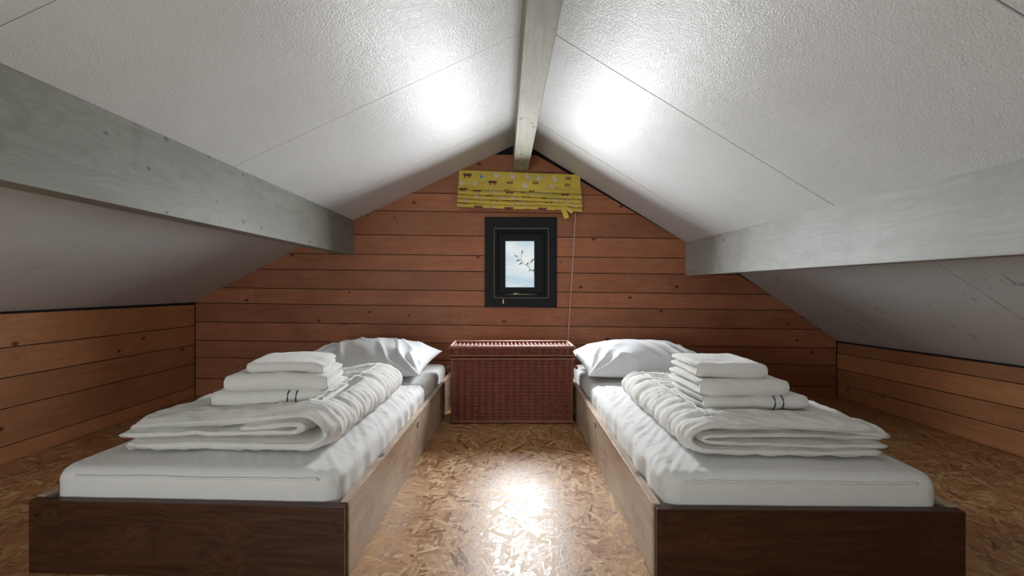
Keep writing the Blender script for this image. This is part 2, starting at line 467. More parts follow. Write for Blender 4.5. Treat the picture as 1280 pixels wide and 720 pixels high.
# the opposite gable, behind the camera, with an opening added for the fill lamp
mb = MB()
fr = lambda a, z, d: Vector((a, YF-d, z))
FILL_OPENING = (-1.66, -0.64, 0.34, 1.10)
rp = [(xl-0.1, -0.1), (xr+0.1, -0.1), (xr+0.1, 2.4), (xl-0.1, 2.4)]
s0 = (OX0, OX1, OZ0, OZ1); OX0, OX1, OZ0, OZ1 = FILL_OPENING
for q in holes(rp):
    q = clip(clip(q, (PL[0][0]-1, PL[0][1]-0.4), (PL[2][0], PL[2][1]+0.05)), (PL[2][0], PL[2][1]+0.05), (PL[3][0], PL[3][1]+0.05))
    q = clip(clip(q, (PR[0][0], PR[0][1]+0.05), (PR[1][0], PR[1][1]+0.05)), (PR[1][0], PR[1][1]+0.05), (PR[3][0], PR[3][1]+0.20))
    if len(q) > 2: mb.prism(q, fr, 0.0, 0.1)
OX0, OX1, OZ0, OZ1 = s0
tag(mb.build('wall_front', M['wall_x']), kind='structure')

# beams
def beam(name, x0, x1, z0, z1, m, label):
    mb = MB(); mb.box((x0, YF, z0), (x1, YB+0.01, z1), bev=0.004)
    tag(mb.build(name, m), label, kind='structure')
beam('beam_left', -1.278-0.095, -1.278, 1.203, 1.50, M['beam_l'], 'green grey painted roof beam with shade in its colour above the left bed')
beam('beam_right', 1.543, 1.543+0.085, 1.028, 1.318, M['beam_r'], 'pale grey painted roof beam with light in its colour above the right bed')
beam('ridge_beam', 0.078, 0.203, 1.916, 2.16, M['ridge'], 'pale grey ridge beam along the top of the ceiling')

# ------------------------------------------------------------------ gable window
def ring(mb, x0, x1, z0, z1, wx, wz0, wz1, y0, y1, mi=0, bev=0.002, wr=None):
    wr = wr or wx
    mb.box((x0, y0, z0), (x0+wx, y1, z1), mi, bev=bev); mb.box((x1-wr, y0, z0), (x1, y1, z1), mi, bev=bev)
    mb.box((x0+wx, y0, z0), (x1-wr, y1, z0+wz0), mi, bev=bev); mb.box((x0+wx, y0, z1-wz1), (x1-wr, y1, z1), mi, bev=bev)
win = empty('window_1', ((OX0+OX1)/2, YB, OZ0)); tag(win, 'small black framed window in the back gable wall', kind='structure')
def wpart(mb, name, m, parent=win, **k):
    o = mb.build(name, m, parent, **k)
    o.location = Vector((0,0,0))-win.location if parent is win else (0,0,0)
    return o
mb = MB(); ring(mb, bx(606), bx(696), bz(384), bz(271.5), OX0-bx(606), OZ0-bz(384), bz(271.5)-OZ1, YB-0.016, YB+0.004, bev=0.003, wr=bx(696)-OX1)
tr_ = wpart(mb, 'window_frame', M['black'])
mb = MB(); ring(mb, OX0-0.001, OX1+0.001, OZ0-0.001, OZ1+0.001, 0.006, 0.006, 0.006, YB-0.020, YB+0.012, bev=0.001)
wpart(mb, 'bead', M['bead'])
mb = MB(); ring(mb, OX0+0.005, OX1-0.005, OZ0+0.005, OZ1-0.005, 0.022, 0.022, 0.022, YB+0.0, YB+0.10, bev=0.002)
wpart(mb, 'window_lining', M['black'])
sx0, sx1, sz0, sz1 = OX0+0.027, OX1-0.027, OZ0+0.027, OZ1-0.027
gx0, gx1, gz0, gz1 = (632-CX)*(D+.03)/F, (668-CX)*(D+.03)/F, CAMH-(359-CY)*(D+.03)/F, CAMH-(301-CY)*(D+.03)/F
mb = MB(); ring(mb, sx0, sx1, sz0, sz1, gx0-sx0, gz0-sz0, sz1-gz1, YB+0.03, YB+0.07, bev=0.0008, wr=sx1-gx1)
ring(mb, sx0+0.012, sx1-0.012, sz0+0.012, sz1-0.012, 0.012, 0.012, 0.012, YB+0.022, YB+0.032, bev=0.003)
sash = wpart(mb, 'sash', M['black'])
sash_mats = sash
mb = MB(); mb.box((gx0-0.004, YB+0.048, gz0-0.004), (gx1+0.004, YB+0.052, gz1+0.004))
wpart(mb, 'pane', M['glass'])
mb = MB()
hz = bz(367.5)
mb.tube([(bx(631), YB+0.012, hz-0.006), (bx(646), YB+0.010, hz-0.002), (bx(660), YB+0.012, hz-0.004), (bx(672), YB+0.016, hz-0.006)], 0.0035, 8)
mb.box((bx(643), YB+0.006, hz-0.006), (bx(648.5), YB+0.024, hz+0.008), bev=0.002)
mb.tube([(bx(645.8), YB+0.004, hz+0.004), (bx(643), YB-0.012, hz+0.010)], 0.004, 8)
wpart(mb, 'window_stay', M['metal'], smooth=True)
mb = MB(); mb.box((bx(628.3), YB-0.022, bz(379.5)), (bx(629.8), YB-0.014, bz(374)), bev=0.001)
mb.tube([(bx(629), YB-0.020, bz(376.5)), (bx(629), YB-0.030, bz(376.5))], 0.003, 6)
wpart(mb, 'catch', M['metal'])

# ------------------------------------------------------------------ twig outside the window
tw = empty('tree_branch', px(672, 346, 4.15)); tag(tw, 'thin leafy twig outside the gable window', 'twig')
def q(x, y, d=4.15): return px(x, y, d)-tw.location
mb = MB()
mb.tube([q(672, 346), q(666, 339), q(660, 333), q(653, 328), q(647, 321)], 0.0022, 6, rfn=lambda t: 0.0030-0.0018*t)
mb.tube([q(660, 333), q(663, 329, 4.13), q(667, 325, 4.12)], 0.0015, 5)
mb.tube([q(653, 328), q(651, 324), q(652, 318)], 0.0013, 5)
mb.build('stem', M['leaf'], tw, smooth=True)
def leaf(a, b, wid):
    a, b = Vector(a), Vector(b); t = (b-a); s = Vector((t.z, 0.25*t.length, -t.x)).normalized()
    mb = MB(); vs = []; n = 7
    for i in range(n+1):
        f = i/n; c = a+t*f+Vector((0, 0.006*math.sin(math.pi*f), 0)); h = wid*math.sin(math.pi*min(1, f*0.96+0.02))**0.8
        vs += [c-s*h+Vector((0,-0.0006,0)), c+Vector((0, 0.0015, 0)), c+s*h+Vector((0,-0.0006,0))]
    fs = []
    for i in range(n):
        for k in range(2): fs.append((i*3+k, i*3+k+1, i*3+k+4, i*3+k+3))
    m = len(vs); vs += [v+Vector((0, 0.0012, 0)) for v in vs]
    fs += [tuple(reversed([i+m for i in f])) for f in fs]
    mb.add(vs, fs); mb.build('leaf', M['leaf'], tw, smooth=True)
for a, b in (((647,321),(643,319)), ((652,318),(653.5,312)), ((650,325),(645,326)), ((653,328),(648.5,331)), ((663,329),(667,323)), ((667,325),(670,322)), ((664,337),(661,339)), ((666,339),(668,336)), ((658,331.5),(661,327.5))):
    leaf(q(*a), q(*b, 4.14), 0.006)

# ------------------------------------------------------------------ roman blind
SPR = {
 'hen': ["....WW......", "...WWWW.....", "..RWWWW...W.", "...WWWWW.WWW", "...WWWWWWWWW", "...WWWWWWWW.", "....WWWWWW..", ".....WWWW...", "......B.B..."],
 'tractor': ["....RRRR....", "....R..R....", "....R..RRRR.", "..RRRRRRRRR.", ".BRRRRRRRRR.", "BBBRRRRRRBB.", "BWBBRRRRBBBB", "BBB.....BWB.", ".B.......B.."],
 'cart': ["NNNNNNNNNNNNNNNNNN", "NNNNNNNNNNNNNNNNNN", ".NNNNNNNNNNNNNNNN.", ".NNNNNNNNNNNNNNNN.", "...RR.......RR....", "..RNNR.....RNNR...", "...RR.......RR...."],
 'crate': ["NNN.NNN.NNN", "N.N.N.N.N.N", "NNN.NNN.NNN", "NNN.NNN.NNN"],
 'egg': [".WW.", "WWWW", "WWWW", ".WW."],
 'duck': ["..UU......", ".UUUU.....", "WUUUUUUUU.", "..UUUUUUUU", "...UUUUUU.", "....UUUU.."],
 'fence': ["N.N.N.N.N.N.N.N.N.N.N", "NNNNNNNNNNNNNNNNNNNNN", "N.N.N.N.N.N.N.N.N.N.N", "RRRRRRRRRRRRRRRRRRRRR"],
 'house': ["...RR...", "..RRRR..", ".RRRRRR.", "RRRRRRRR", ".WWWWWW.", ".WNWWNW.", ".WNWWNW."],
}
KEY = {'W': 1, 'R': 2, 'N': 3, 'B': 3, 'U': 4}
def build_blind():
    x0, x1 = bx(574), bx(724.5); ztop = bz(213.5)
    root = empty('roman_blind', ((x0+x1)/2, YB, ztop)); tag(root, 'yellow farm print roman blind gathered up above the small window', 'blind')
    prof = [(-0.022, 0.0), (-0.026, -0.04), (-0.034, -0.085), (-0.040, -0.125), (-0.052, -0.155), (-0.056, -0.166), (-0.046, -0.164), (-0.036, -0.152)]
    z = -0.160
    for k in range(4):
        s = 0.004*k
        prof += [(-0.026, z), (-0.054-s, z-0.016), (-0.076-s, z-0.036), (-0.084-s, z-0.048), (-0.074-s, z-0.054), (-0.046-s, z-0.044), (-0.028, z-0.034)]
        z -= 0.036
    # resample
    P = [Vector(p) for p in prof]; L = [0]
    for a, b in zip(P, P[1:]): L.append(L[-1]+(b-a).length)
    nt = int(L[-1]/0.0042); pts = []
    for i in range(nt+1):
        t = L[-1]*i/nt; j = max(k for k in range(len(L)) if L[k] <= t+1e-9); j = min(j, len(P)-2)
        pts.append(P[j].lerp(P[j+1], (t-L[j])/(L[j+1]-L[j])))
    for _ in range(2): pts = [pts[0]]+[(pts[i-1]+2*pts[i]+pts[i+1])/4 for i in range(1, nt)]+[pts[-1]]
    nx = 250; W = x1-x0
    vs = []
    for j in range(nt+1):
        y, zz = pts[j]; dn = min(1, -zz/0.16)
        for i in range(nx+1):
            f = i/nx; x = -W/2+W*f
            ww = noise.noise(Vector((x*3.1, j*0.05, 1.7)))*0.010*dn+noise.noise(Vector((x*9, zz*22, 4.0)))*0.005*dn
            dz = -0.040*f+0.006*noise.noise(Vector((x*2.3, j*0.02, 9.0)))*dn
            bulge = -0.026*math.sin(math.pi*min(1, max(0, -zz/0.15)))*noise.noise(Vector((x*2.8+3, zz*6, 2)))*2
            yy = min(-0.023, y+ww+bulge)
            vs.append((x+0.006*(0.5-f)*dn*2*(-1)+0.004*noise.noise(Vector((f*2, j*0.08, 5)))*dn*(1 if f < .03 or f > .97 else 0), yy, zz+dz))
    img = {}
    rnd = random.Random(5)
    names = ['hen', 'cart', 'hen', 'tractor', 'egg', 'crate', 'hen', 'duck', 'fence', 'house']
    row = 3; k = 0
    while row < nt-8:
        col = rnd.randint(0, 14)
        while col < nx-20:
            nm = names[(k*5+rnd.randint(0, 2)) % len(names)]; k += 1
            sp = SPR[nm]; oy = rnd.randint(-2, 3)
            for r_, line in enumerate([sp[int(k_/1.5)] for k_ in range(int(len(sp)*1.5))]):
                for c_, ch in enumerate(line):
                    if ch != '.': img[(row+oy+r_, col+c_)] = KEY[ch]
            col += len(sp[0])+rnd.randint(9, 22)
        row += 17
    mb = MB()
    n0 = len(vs)
    fs = {}
    for j in range(nt):
        for i in range(nx):
            fs.setdefault(img.get((j, i), 0), []).append((j*(nx+1)+i, (j+1)*(nx+1)+i, (j+1)*(nx+1)+i+1, j*(nx+1)+i+1))
    mb.v = [tuple(v) for v in vs]
    for mi, ff in fs.items():
        for f in ff: mb.f.append(list(f)); mb.mi.append(mi); mb.at.append(0)
    o = mb.build('blind_fabric', [M['yellow'], M['fwhite'], M['fred'], M['fbrown'], M['fblue']], root, smooth=True, fix=False)
    sm = o.modifiers.new('thickness', 'SOLIDIFY'); sm.thickness = 0.0015; sm.offset = 0
    # head rail behind the fabric, fixed to the wall
    mb = MB(); a = R(-2.2)
    vs = []
    for x in (-W/2+0.005, W/2-0.005):
        for y in (-0.020, -0.001):
            for z_ in (-0.032, -0.004): vs.append((x, y, z_-0.040*(x+W/2)/W))
    mb.add(vs, [(0,1,3,2),(4,6,7,5),(0,4,5,1),(2,3,7,6),(0,2,6,4),(1,5,7,3)])
    mb.build('head_rail', M['bed_side'], root)
    # the two loose ends of the tie
    for pts_, wd in (([(702, 258), (704, 262), (707, 268), (708.5, 273)], 0.020), ([(704, 259), (709, 261), (714, 264), (716.5, 265)], 0.017)):
        mb = MB(); cs = [px(x, y, D-0.085-0.006*i)-root.location for i, (x, y) in enumerate(pts_)]
        vs = []
        for i, c in enumerate(cs):
            t = (cs[min(i+1, 3)]-cs[max(i-1, 0)]).normalized(); s = Vector((t.z, 0.4, -t.x)).normalized()
            wv = wd*(0.7+0.5*i/3)
            for k_ in (-1, -0.3, 0.3, 1): vs.append(c+s*wv*k_+Vector((0, 0.004*math.cos(k_*2.5), 0)))
        ff = []
        for i in range(3):
            for k_ in range(3): ff.append((i*4+k_, i*4+k_+1, i*4+k_+5, i*4+k_+4))
        mb.add(vs, ff); t_ = mb.build('tie', M['yellow'], root, smooth=True)
        sm = t_.modifiers.new('thickness', 'SOLIDIFY'); sm.thickness = 0.003; sm.offset = 0
        t_.modifiers.new('smooth', 'SUBSURF').levels = 1; t_.modifiers['smooth'].render_levels = 2
    mb = MB()
    mb.tube([px(719.5, 260, D-0.06)-root.location, px(719, 275, D-0.03)-root.location, px(715.5, 335, D-0.028)-root.location, px(710.2, 424, D-0.03)-root.location, px(709.5, 445, D-0.03)-root.location], 0.0042, 8)
    tag(mb.build('pull_cord', M['cord'], root, smooth=True), 'pale pull cord hanging down the wall')
    mb = MB(); c0 = px(717.5, 258.5, D-0.085)-root.location
    mb.tube([c0+Vector((-0.03, 0, 0.006)), c0+Vector((0.03, 0, -0.004))], 0.011, 10, rfn=lambda t: 0.004+0.008*math.sin(math.pi*t)**0.7)
    tag(mb.build('cord_knob', M['fwhite'], root, smooth=True), 'white cord end at the right corner')
build_blind()

# ------------------------------------------------------------------ wicker hamper
def weave(mb, w, h, pitch, rows, fn, amp=0.0085, mi=0, sub=10):
    """woven panel in (a, b) of size w x h, out = fn(a, b, depth)"""
    ns = max(2, round(w/pitch)); na = ns*sub; rh = h/rows; nb = 4
    vs = []; cols = na+1; total = 0
    for r_ in range(rows):
        for k in range(nb+1):
            t = k/nb; prof = math.sqrt(max(0, 1-(2*t-1)**2))
            for i in range(cols):
                a = w*i/na; c_ = math.cos(2*math.pi*a/(w/ns)); ph = (2*abs((1+c_)/2)**0.4-1)*(1.0 if r_ % 2 else 0.6)
                vs.append(fn(a-w/2, (r_+t)*rh, -0.004+rh*0.75*prof+amp*ph*(0.35+0.65*prof)))
            total += 1
    fs = [(j*cols+i, j*cols+i+1, (j+1)*cols+i+1, (j+1)*cols+i) for j in range(total-1) for i in range(na)]
    mb.add(vs, fs, mi)
def braid(mb, pts, r, pitch, mi=0):
    """a plaited border: two strands twisted about the line"""
    L = [0]; P = [Vector(p) for p in pts]
    for a, b in zip(P, P[1:]): L.append(L[-1]+(b-a).length)
    n = max(4, int(L[-1]/(pitch/8)))
    for st in (0, 1, 2):
        out = []
        for i in range(n+1):
            t = L[-1]*i/n; j = min(max(k for k in range(len(L)) if L[k] <= t+1e-9), len(P)-2)
            c = P[j].lerp(P[j+1], (t-L[j])/max(1e-9, L[j+1]-L[j])); d = (P[j+1]-P[j]).normalized()
            u = d.cross(Vector((0.2, 0.3, 0.93))); u = d.cross(Vector((1, 0, 0))) if u.length < 0.3 else u
            u.normalize(); v = d.cross(u); an = 2*math.pi*(t/pitch+st/3)
            out.append(c+(u*math.cos(an)+v*math.sin(an))*r*0.55)
        mb.tube(out, r*0.62, 6, mi)
def build_hamper():
    W, DP, H, HS = 0.835, 0.28, 0.452, 0.44
    root = empty('wicker_hamper', (0.056, 2.895+DP/2, 0)); tag(root, 'dark brown wicker hamper with a lid standing between the two beds', 'hamper')
    def sides(mb, w, d, z0, h, rows, pitch, ins=0.0):
        weave(mb, w, h, pitch, rows, lambda a, b, o: (a, -d/2-o, z0+b))
        weave(mb, w, h, pitch, rows, lambda a, b, o: (-a, d/2+o, z0+b))
        weave(mb, d, h, pitch, rows, lambda a, b, o: (-w/2-o, -a, z0+b))
        weave(mb, d, h, pitch, rows, lambda a, b, o: (w/2+o, a, z0+b))
    mb = MB(); sides(mb, W-0.02, DP-0.02, 0.022, H-0.045, 34, 0.049)
    mb.box((-W/2+0.015, -DP/2+0.015, 0.006), (W/2-0.015, DP/2-0.015, 0.026))
    mb.box((-W/2+0.02, -DP/2+0.02, 0.02), (W/2-0.02, DP/2-0.02, H-0.02))
    mb.build('basket_body', M['wicker'], root, smooth=True, fix=False)
    def loop(w, d, z):
        return [(-w/2, -d/2, z), (w/2, -d/2, z), (w/2, d/2, z), (-w/2, d/2, z), (-w/2, -d/2, z)]
    mb = MB(); braid(mb, loop(W-0.006, DP-0.006, 0.0135), 0.0105, 0.021); mb.build('base_braid', M['braid'], root, smooth=True)
    mb = MB(); braid(mb, loop(W-0.004, DP-0.004, H-0.012), 0.0095, 0.021); mb.build('top_braid', M['braid'], root, smooth=True)
    for sx in (-1, 1):
        for sy in (-1, 1):
            mb = MB(); braid(mb, [(sx*(W/2-0.010), sy*(DP/2-0.010), 0.02), (sx*(W/2-0.010), sy*(DP/2-0.010), H-0.02)], 0.0095, 0.020)
            mb.build('corner_post', M['braid'], root, smooth=True)
    # lid
    WL, DL = W+0.010, DP+0.010; z0 = H+0.004; hl = 0.062
    lid = MB(); sides(lid, WL-0.02, DL-0.02, z0+0.006, hl-0.01, 5, 0.049)
    weave(lid, WL-0.02, DL-0.02, 0.03, 20, lambda a, b, o: (a, -DL/2+0.01+b, z0+hl+o-0.013))
    lid.box((-WL/2+0.016, -DL/2+0.016, z0+0.004), (WL/2-0.016, DL/2-0.016, z0+hl-0.020))
    lo = lid.build('lid', M['wicker'], root, smooth=True, fix=False)
    mb = MB(); braid(mb, loop(WL-0.002, DL-0.002, z0+hl+0.003), 0.0105, 0.021); braid(mb, loop(WL-0.004, DL-0.004, z0+0.009), 0.0075, 0.018)
    mb.build('lid_braid', M['braid'], lo, smooth=True)
    for s in (-1, 1):
        mb = MB(); pts = []
        for i in range(13):
            a = math.pi*i/12; pts.append((s*(W/2+0.004+0.030*math.sin(a)), -0.07*math.cos(a)-0.06, 0.395-0.028*math.sin(a)))
        braid(mb, pts, 0.008, 0.02); mb.build('handle', M['braid'], root, smooth=True)
build_hamper()

# ------------------------------------------------------------------ beds
def nz3(p, s, off=0.0): return noise.noise(Vector((p[0]*s+off, p[1]*s+off*1.7, p[2]*s-off)))

class Bed:
    """local frame: u outwards from the aisle, v towards the back wall"""
    def __init__(s, ax, ay, rot, sgn, w, l, h):
        s.o = Vector((ax, ay, 0)); s.r = -R(rot); s.s = sgn; s.w = w; s.l = l; s.h = h
    def loc(s, u, v, z): return (s.s*u, v, z)
LB = Bed(-0.4997, 1.34, 2.2, -1, 1.05, 2.10, 0.241)
RB = Bed(0.475, 1.335, 0.9, 1, 0.965, 2.10, 0.236)

def build_bed(B, label):
    root = empty('bed_frame', B.o, B.r); tag(root, label, 'bed')
    T = 0.028
    def bxl(mb, u0, u1, v0, v1, z0, z1, bev=0.0025):
        a, b = sorted((B.s*u0, B.s*u1)); mb.box((a, v0, z0), (b, v1, z1), bev=bev)
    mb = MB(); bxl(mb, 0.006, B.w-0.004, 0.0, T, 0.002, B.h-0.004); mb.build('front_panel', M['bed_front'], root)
    mb = MB(); bxl(mb, 0.0, T, T+0.001, B.l, 0.0, B.h); o = mb.build('side_panel', M['bed_side'], root); o['label'] = 'paler side board facing the aisle, window light in its colour'
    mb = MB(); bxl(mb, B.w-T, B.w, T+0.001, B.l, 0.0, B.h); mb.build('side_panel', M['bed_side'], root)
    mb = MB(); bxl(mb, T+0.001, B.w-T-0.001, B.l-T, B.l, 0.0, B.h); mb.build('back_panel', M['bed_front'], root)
    mb = MB(); bxl(mb, T+0.001, B.w-T-0.001, T+0.002, B.l-T-0.001, 0.11, 0.128, 0.001); mb.build('slat_base', M['bed_side'], root)
    for u, z in ((0.032, B.h-0.05), (0.032, 0.05), (B.w-0.03, B.h-0.05)):
        mb = MB(); mb.tube([(B.s*u, 0.001, z), (B.s*u, -0.0025, z)], 0.0045, 10); mb.build('screw', M['screw'], root)
build_bed(LB, 'low dark pine box bed on the left holding a mattress and folded duvet')
build_bed(RB, 'low pine box bed on the right with three towels on its duvet')

def soft_box(B, name, u0, u1, v0, v1, z0, z1, dome, rad, m, label, group=None, wr=None, n=(70, 120)):
    """rounded cushion with closed sides; wr(u, v, side) pushes the skin out"""
    nu, nv = n; mb = MB(); vs = []
    uc, vc = (u0+u1)/2, (v0+v1)/2; hu, hv = (u1-u0)/2, (v1-v0)/2
    # profile from the bottom edge, up the side, over a rounded shoulder
    def pt(s, t):
        # s,t in [-1,1] mapped so that the outer band wraps down the side
        def wrap(x, half):
            a = abs(x); sg = 1 if x >= 0 else -1; k = 0.80
            if a <= k: return sg*(a/k)*(half-rad), 0.0
            f = (a-k)/(1-k)
            if f < 0.5:
                an = f/0.5*math.pi/2
                return sg*(half-rad+rad*math.sin(an)), rad*(1-math.cos(an))
            return sg*half, rad+(z1-z0-rad)*(f-0.5)/0.5
        pu, du = wrap(s, hu); pv, dv = wrap(t, hv)
        drop = max(du, dv) if min(du, dv) == 0 else min(z1-z0, math.hypot(du, dv) if max(du, dv) < rad else max(du, dv))
        # round the plan corners
        if abs(pu) > hu-rad*1.6 and abs(pv) > hv-rad*1.6:
            r2 = rad*1.6; eu, ev = abs(pu)-(hu-r2), abs(pv)-(hv-r2); ln = math.hypot(eu, ev)
            mx_ = max(eu, ev)
            if ln > 1e-6:
                pu = math.copysign(hu-r2+eu/ln*mx_, pu); pv = math.copysign(hv-r2+ev/ln*mx_, pv)
        z = z1-drop
        d_ = dome*(1-(pu/hu)**2)*(1-(pv/hv)**4)
        return [uc+pu, vc+pv, z+max(0, d_)]
    for j in range(nv+1):
        for i in range(nu+1):
            p = pt(-1+2*i/nu, -1+2*j/nv)
            if wr: p = wr(p, -1+2*i/nu, -1+2*j/nv)
            vs.append(B.loc(*p))
    fs = [(j*(nu+1)+i, j*(nu+1)+i+1, (j+1)*(nu+1)+i+1, (j+1)*(nu+1)+i) for j in range(nv) for i in range(nu)]
    border = [i for i in range(nu+1)]+[j*(nu+1)+nu for j in range(1, nv+1)]+[nv*(nu+1)+i for i in range(nu-1, -1, -1)]+[j*(nu+1) for j in range(nv-1, 0, -1)]
    fs.append(list(reversed(border)))
    mb.add(vs, fs)
    o = mb.build(name, m, loc=B.o, smooth=True); o.rotation_euler = (0, 0, B.r)
    tag(o, label, 'mattress', group)
    return o, vs, nu, nv

def sheet_wr(B, seed):
    def f(p, s, t):
        u, v, z = p
        # tension folds fanning over the aisle edge, strongest towards the front corner
        e = max(0, 1-u/0.30)
        a = noise.noise(Vector((seed, v*15-u*24, u*3.0+v*1.5)))
        b = noise.noise(Vector((seed+4, v*36-u*22, u*3.0)))
        r_ = ((1-min(1,abs(a)*3.2))**1.5)*0.0075+(0.5-abs(b))*0.004
        k = 0.25+0.75*e
        z += r_*k*(1 if abs(s) < 0.92 else 0.3)
        if abs(s) > 0.88: u += (0.009*a)*(1 if u < 0.4 else -1)*e
        # gentle lumps
        z += 0.004*noise.noise(Vector((u*5, v*4, seed)))
        # diagonal drags on the front face
        if t < -0.86: p[1] += 0.0; v -= 0.003*noise.noise(Vector((u*18+z*30, z*12, seed+2)))+0.001
        return [u, max(v, 0.0305), z]
    return f
ZM = 0.335
for B, seed, lab, labh in ((LB, 2.0, 'long white sheeted mattress in the left bed frame, under the left duvet', 'short grey white mattress end under the left pillow, beside the hamper'),
                     (RB, 11.0, 'long white sheeted mattress in the right bed frame, under the right duvet', 'short white mattress end under the right pillow, beside the hamper')):
    o, vs, nu, nv = soft_box(B, 'mattress', 0.034, B.w-0.033, 0.034, 1.30, 0.129, ZM-0.012, 0.014, 0.040, M['sheet'], lab, 'sheeted mattresses', sheet_wr(B, seed), (110, 170))
    # the stitched edge of the sheet along the front
    mb = MB(); j = min(range(nv//3), key=lambda j: abs(vs[j*(nu+1)+nu//2][2]-(ZM-0.035)))
    mb.tube([Vector(vs[j*(nu+1)+i])+Vector((0, -0.003, 0.0018)) for i in range(int(nu*0.13), int(nu*0.87))], 0.0036, 6)
    mb.build('sheet_seam', M['sheet'], o, smooth=True)
    soft_box(B, 'mattress', 0.042, B.w-0.06, 1.325, 2.065, 0.129, ZM-0.018, 0.006, 0.035, M['sheet'], labh, 'sheeted mattresses', None, (40, 40))

# pillows
def build_pillow(B, name, u, v, w, l, t, tilt, rz, seed, label, z):
    nu, nv = 96, 72; mb = MB(); vs = [[], []]
    for sd in (0, 1):
        for j in range(nv+1):
            for i in range(nu+1):
                a, b = -1+2*i/nu, -1+2*j/nv
                a2, b2 = math.copysign(abs(a)**0.85, a), math.copysign(abs(b)**0.85, b)
                th = (max(0, 1-abs(a2)**2.3)*max(0, 1-abs(b2)**2.3))**0.55
                # pulled-in sides, pointed corners
                x = a2*w/2*(1-0.055*(1-b2*b2)); y = b2*l/2*(1-0.075*(1-a2*a2))
                zz = th*t/2*(1.18 if sd == 0 else -0.54)
                p = Vector((x, y, zz))
                # creases radiating from the corners and gathers on the front
                g = 0
                for cxn, cyn in ((-1, -1), (1, -1), (1, 1), (-1, 1)):
                    dx, dy = x-cxn*w/2, y-cyn*l/2; rr = math.hypot(dx, dy); an = math.atan2(dy*cyn, dx*cxn)
                    g += math.sin(an*15+seed+noise.noise(Vector((x*7, y*7, seed)))*2.5)*math.exp(-((rr-0.17)/0.12)**2)*0.013*(1.0-0.35*b)
                cr_ = noise.noise(Vector((x*9+y*5, y*4, seed+3))); g += ((1-min(1,abs(cr_)*2.6))**1.5)*0.015*th*(1-0.5*b)
                g += noise.noise(Vector((x*4.5, y*4.5, seed)))*0.018*th
                p.z += g*min(1, th*2.2)*(1 if sd == 0 else 0.1)
                vs[sd].append(p)
    n = (nu+1)*(nv+1); fs = []
    for j in range(nv):
        for i in range(nu):
            k = (j*(nu+1)+i, j*(nu+1)+i+1, (j+1)*(nu+1)+i+1, (j+1)*(nu+1)+i)
            fs.append(k); fs.append(tuple(reversed([q_+n for q_ in k])))
    mb.add(vs[0]+vs[1], fs)
    # weld the seam
    bm = bmesh.new()
    o = mb.build(name, M['pillow'], smooth=True, fix=False)
    bm.from_mesh(o.data); bmesh.ops.remove_doubles(bm, verts=bm.verts[:], dist=0.0004); bmesh.ops.recalc_face_normals(bm, faces=bm.faces[:]); bm.to_mesh(o.data); bm.free()
    o.data.polygons.foreach_set('use_smooth', [True]*len(o.data.polygons))
    pos = Matrix.Rotation(B.r, 3, 'Z') @ Vector(B.loc(u, v, z))+B.o
    o.location = pos; o.rotation_euler = (R(tilt), 0, B.r+R(rz))
    tag(o, label, 'pillow')
    return o
pl = build_pillow(LB, 'pillow', 0.515, 1.66, 0.90, 0.58, 0.255, 7, -4, 1.3, 'plump white pillow at the head of the left bed', 0.405)
pr = build_pillow(RB, 'pillow', 0.455, 1.66, 0.88, 0.57, 0.250, 7, 4, 6.1, 'plump white pillow at the head of the right bed', 0.403)
mb = MB(); mb.box((-0.352, -0.262, 0.0), (-0.344, -0.255, 0.022), bev=0.001); mb.build('care_tag', M['tagm'], pr)

# folded cloth: a centre line in (a, z), swept along b, closed and pinched at its ends
def resample(pts, ds):
    P = [Vector(p) for p in pts]
    for _ in range(3):      # corner cutting
        Q = [P[0]]
        for a, b in zip(P, P[1:]): Q += [a.lerp(b, 0.25), a.lerp(b, 0.75)]
        P = Q+[P[-1]]
    L = [0]
    for a, b in zip(P, P[1:]): L.append(L[-1]+(b-a).length)
    n = max(6, int(L[-1]/ds)); out = []; j = 0
    for i in range(n+1):
        t = L[-1]*i/n
        while j < len(P)-2 and L[j+1] < t: j += 1
        out.append(P[j].lerp(P[j+1], (t-L[j])/max(1e-9, L[j+1]-L[j])))
    return out, L[-1]
def folded(mb, path, b0, b1, T, ds, fn, wr, endw=0.010, seed=0.0, endpow=5, mi=0, pinch=0.14, db=None):
    pts, LL = resample(path, ds); n = len(pts)-1; nb = max(8, int((b1-b0)/(db or ds)))
    nor = []
    for i in range(n+1):
        t = (pts[min(i+1, n)]-pts[max(i-1, 0)]).normalized(); nor.append(Vector((-t.y, t.x)))
    vs = []; ring_n = 2*(n+1)
    for j in range(nb+1):
        bb = -1+2*j/nb
        bb = math.copysign(1-(1-abs(bb))**1.35, bb)
        pe = max(pinch, (1-abs(bb)**endpow)**0.5)
        for sd in (1, -1):
            rng = range(n+1) if sd == 1 else range(n, -1, -1)
            for i in rng:
                s = i/n; se = min(1, math.sqrt(max(0.0, 1-max(0, 1-min(s, 1-s)*LL/(T*0.5))**2)))
                th = T/2*pe*max(0.25, se)
                c = pts[i]; e = endw*noise.noise(Vector((s*LL*5.0, seed, bb*0.5)))+endw*0.5*noise.noise(Vector((s*LL*13.0, seed+3, 0)))
                b = (b0+b1)/2+bb*(b1-b0)/2+e*bb
                d = wr(s*LL, b, sd, LL, bb) if wr else 0
                q_ = c+nor[i]*sd*(th+d*min(1.0, pe+0.1)*min(1, se+0.2))
                vs.append(fn(q_.x, b, q_.y))
    fs = []
    for j in range(nb):
        for k in range(ring_n):
            k2 = (k+1) % ring_n
            fs.append((j*ring_n+k, j*ring_n+k2, (j+1)*ring_n+k2, (j+1)*ring_n+k))
    fs.append(list(range(ring_n))[::-1]); fs.append([nb*ring_n+k for k in range(ring_n)])
    mb.add(vs, fs, mi)
    return pts, LL

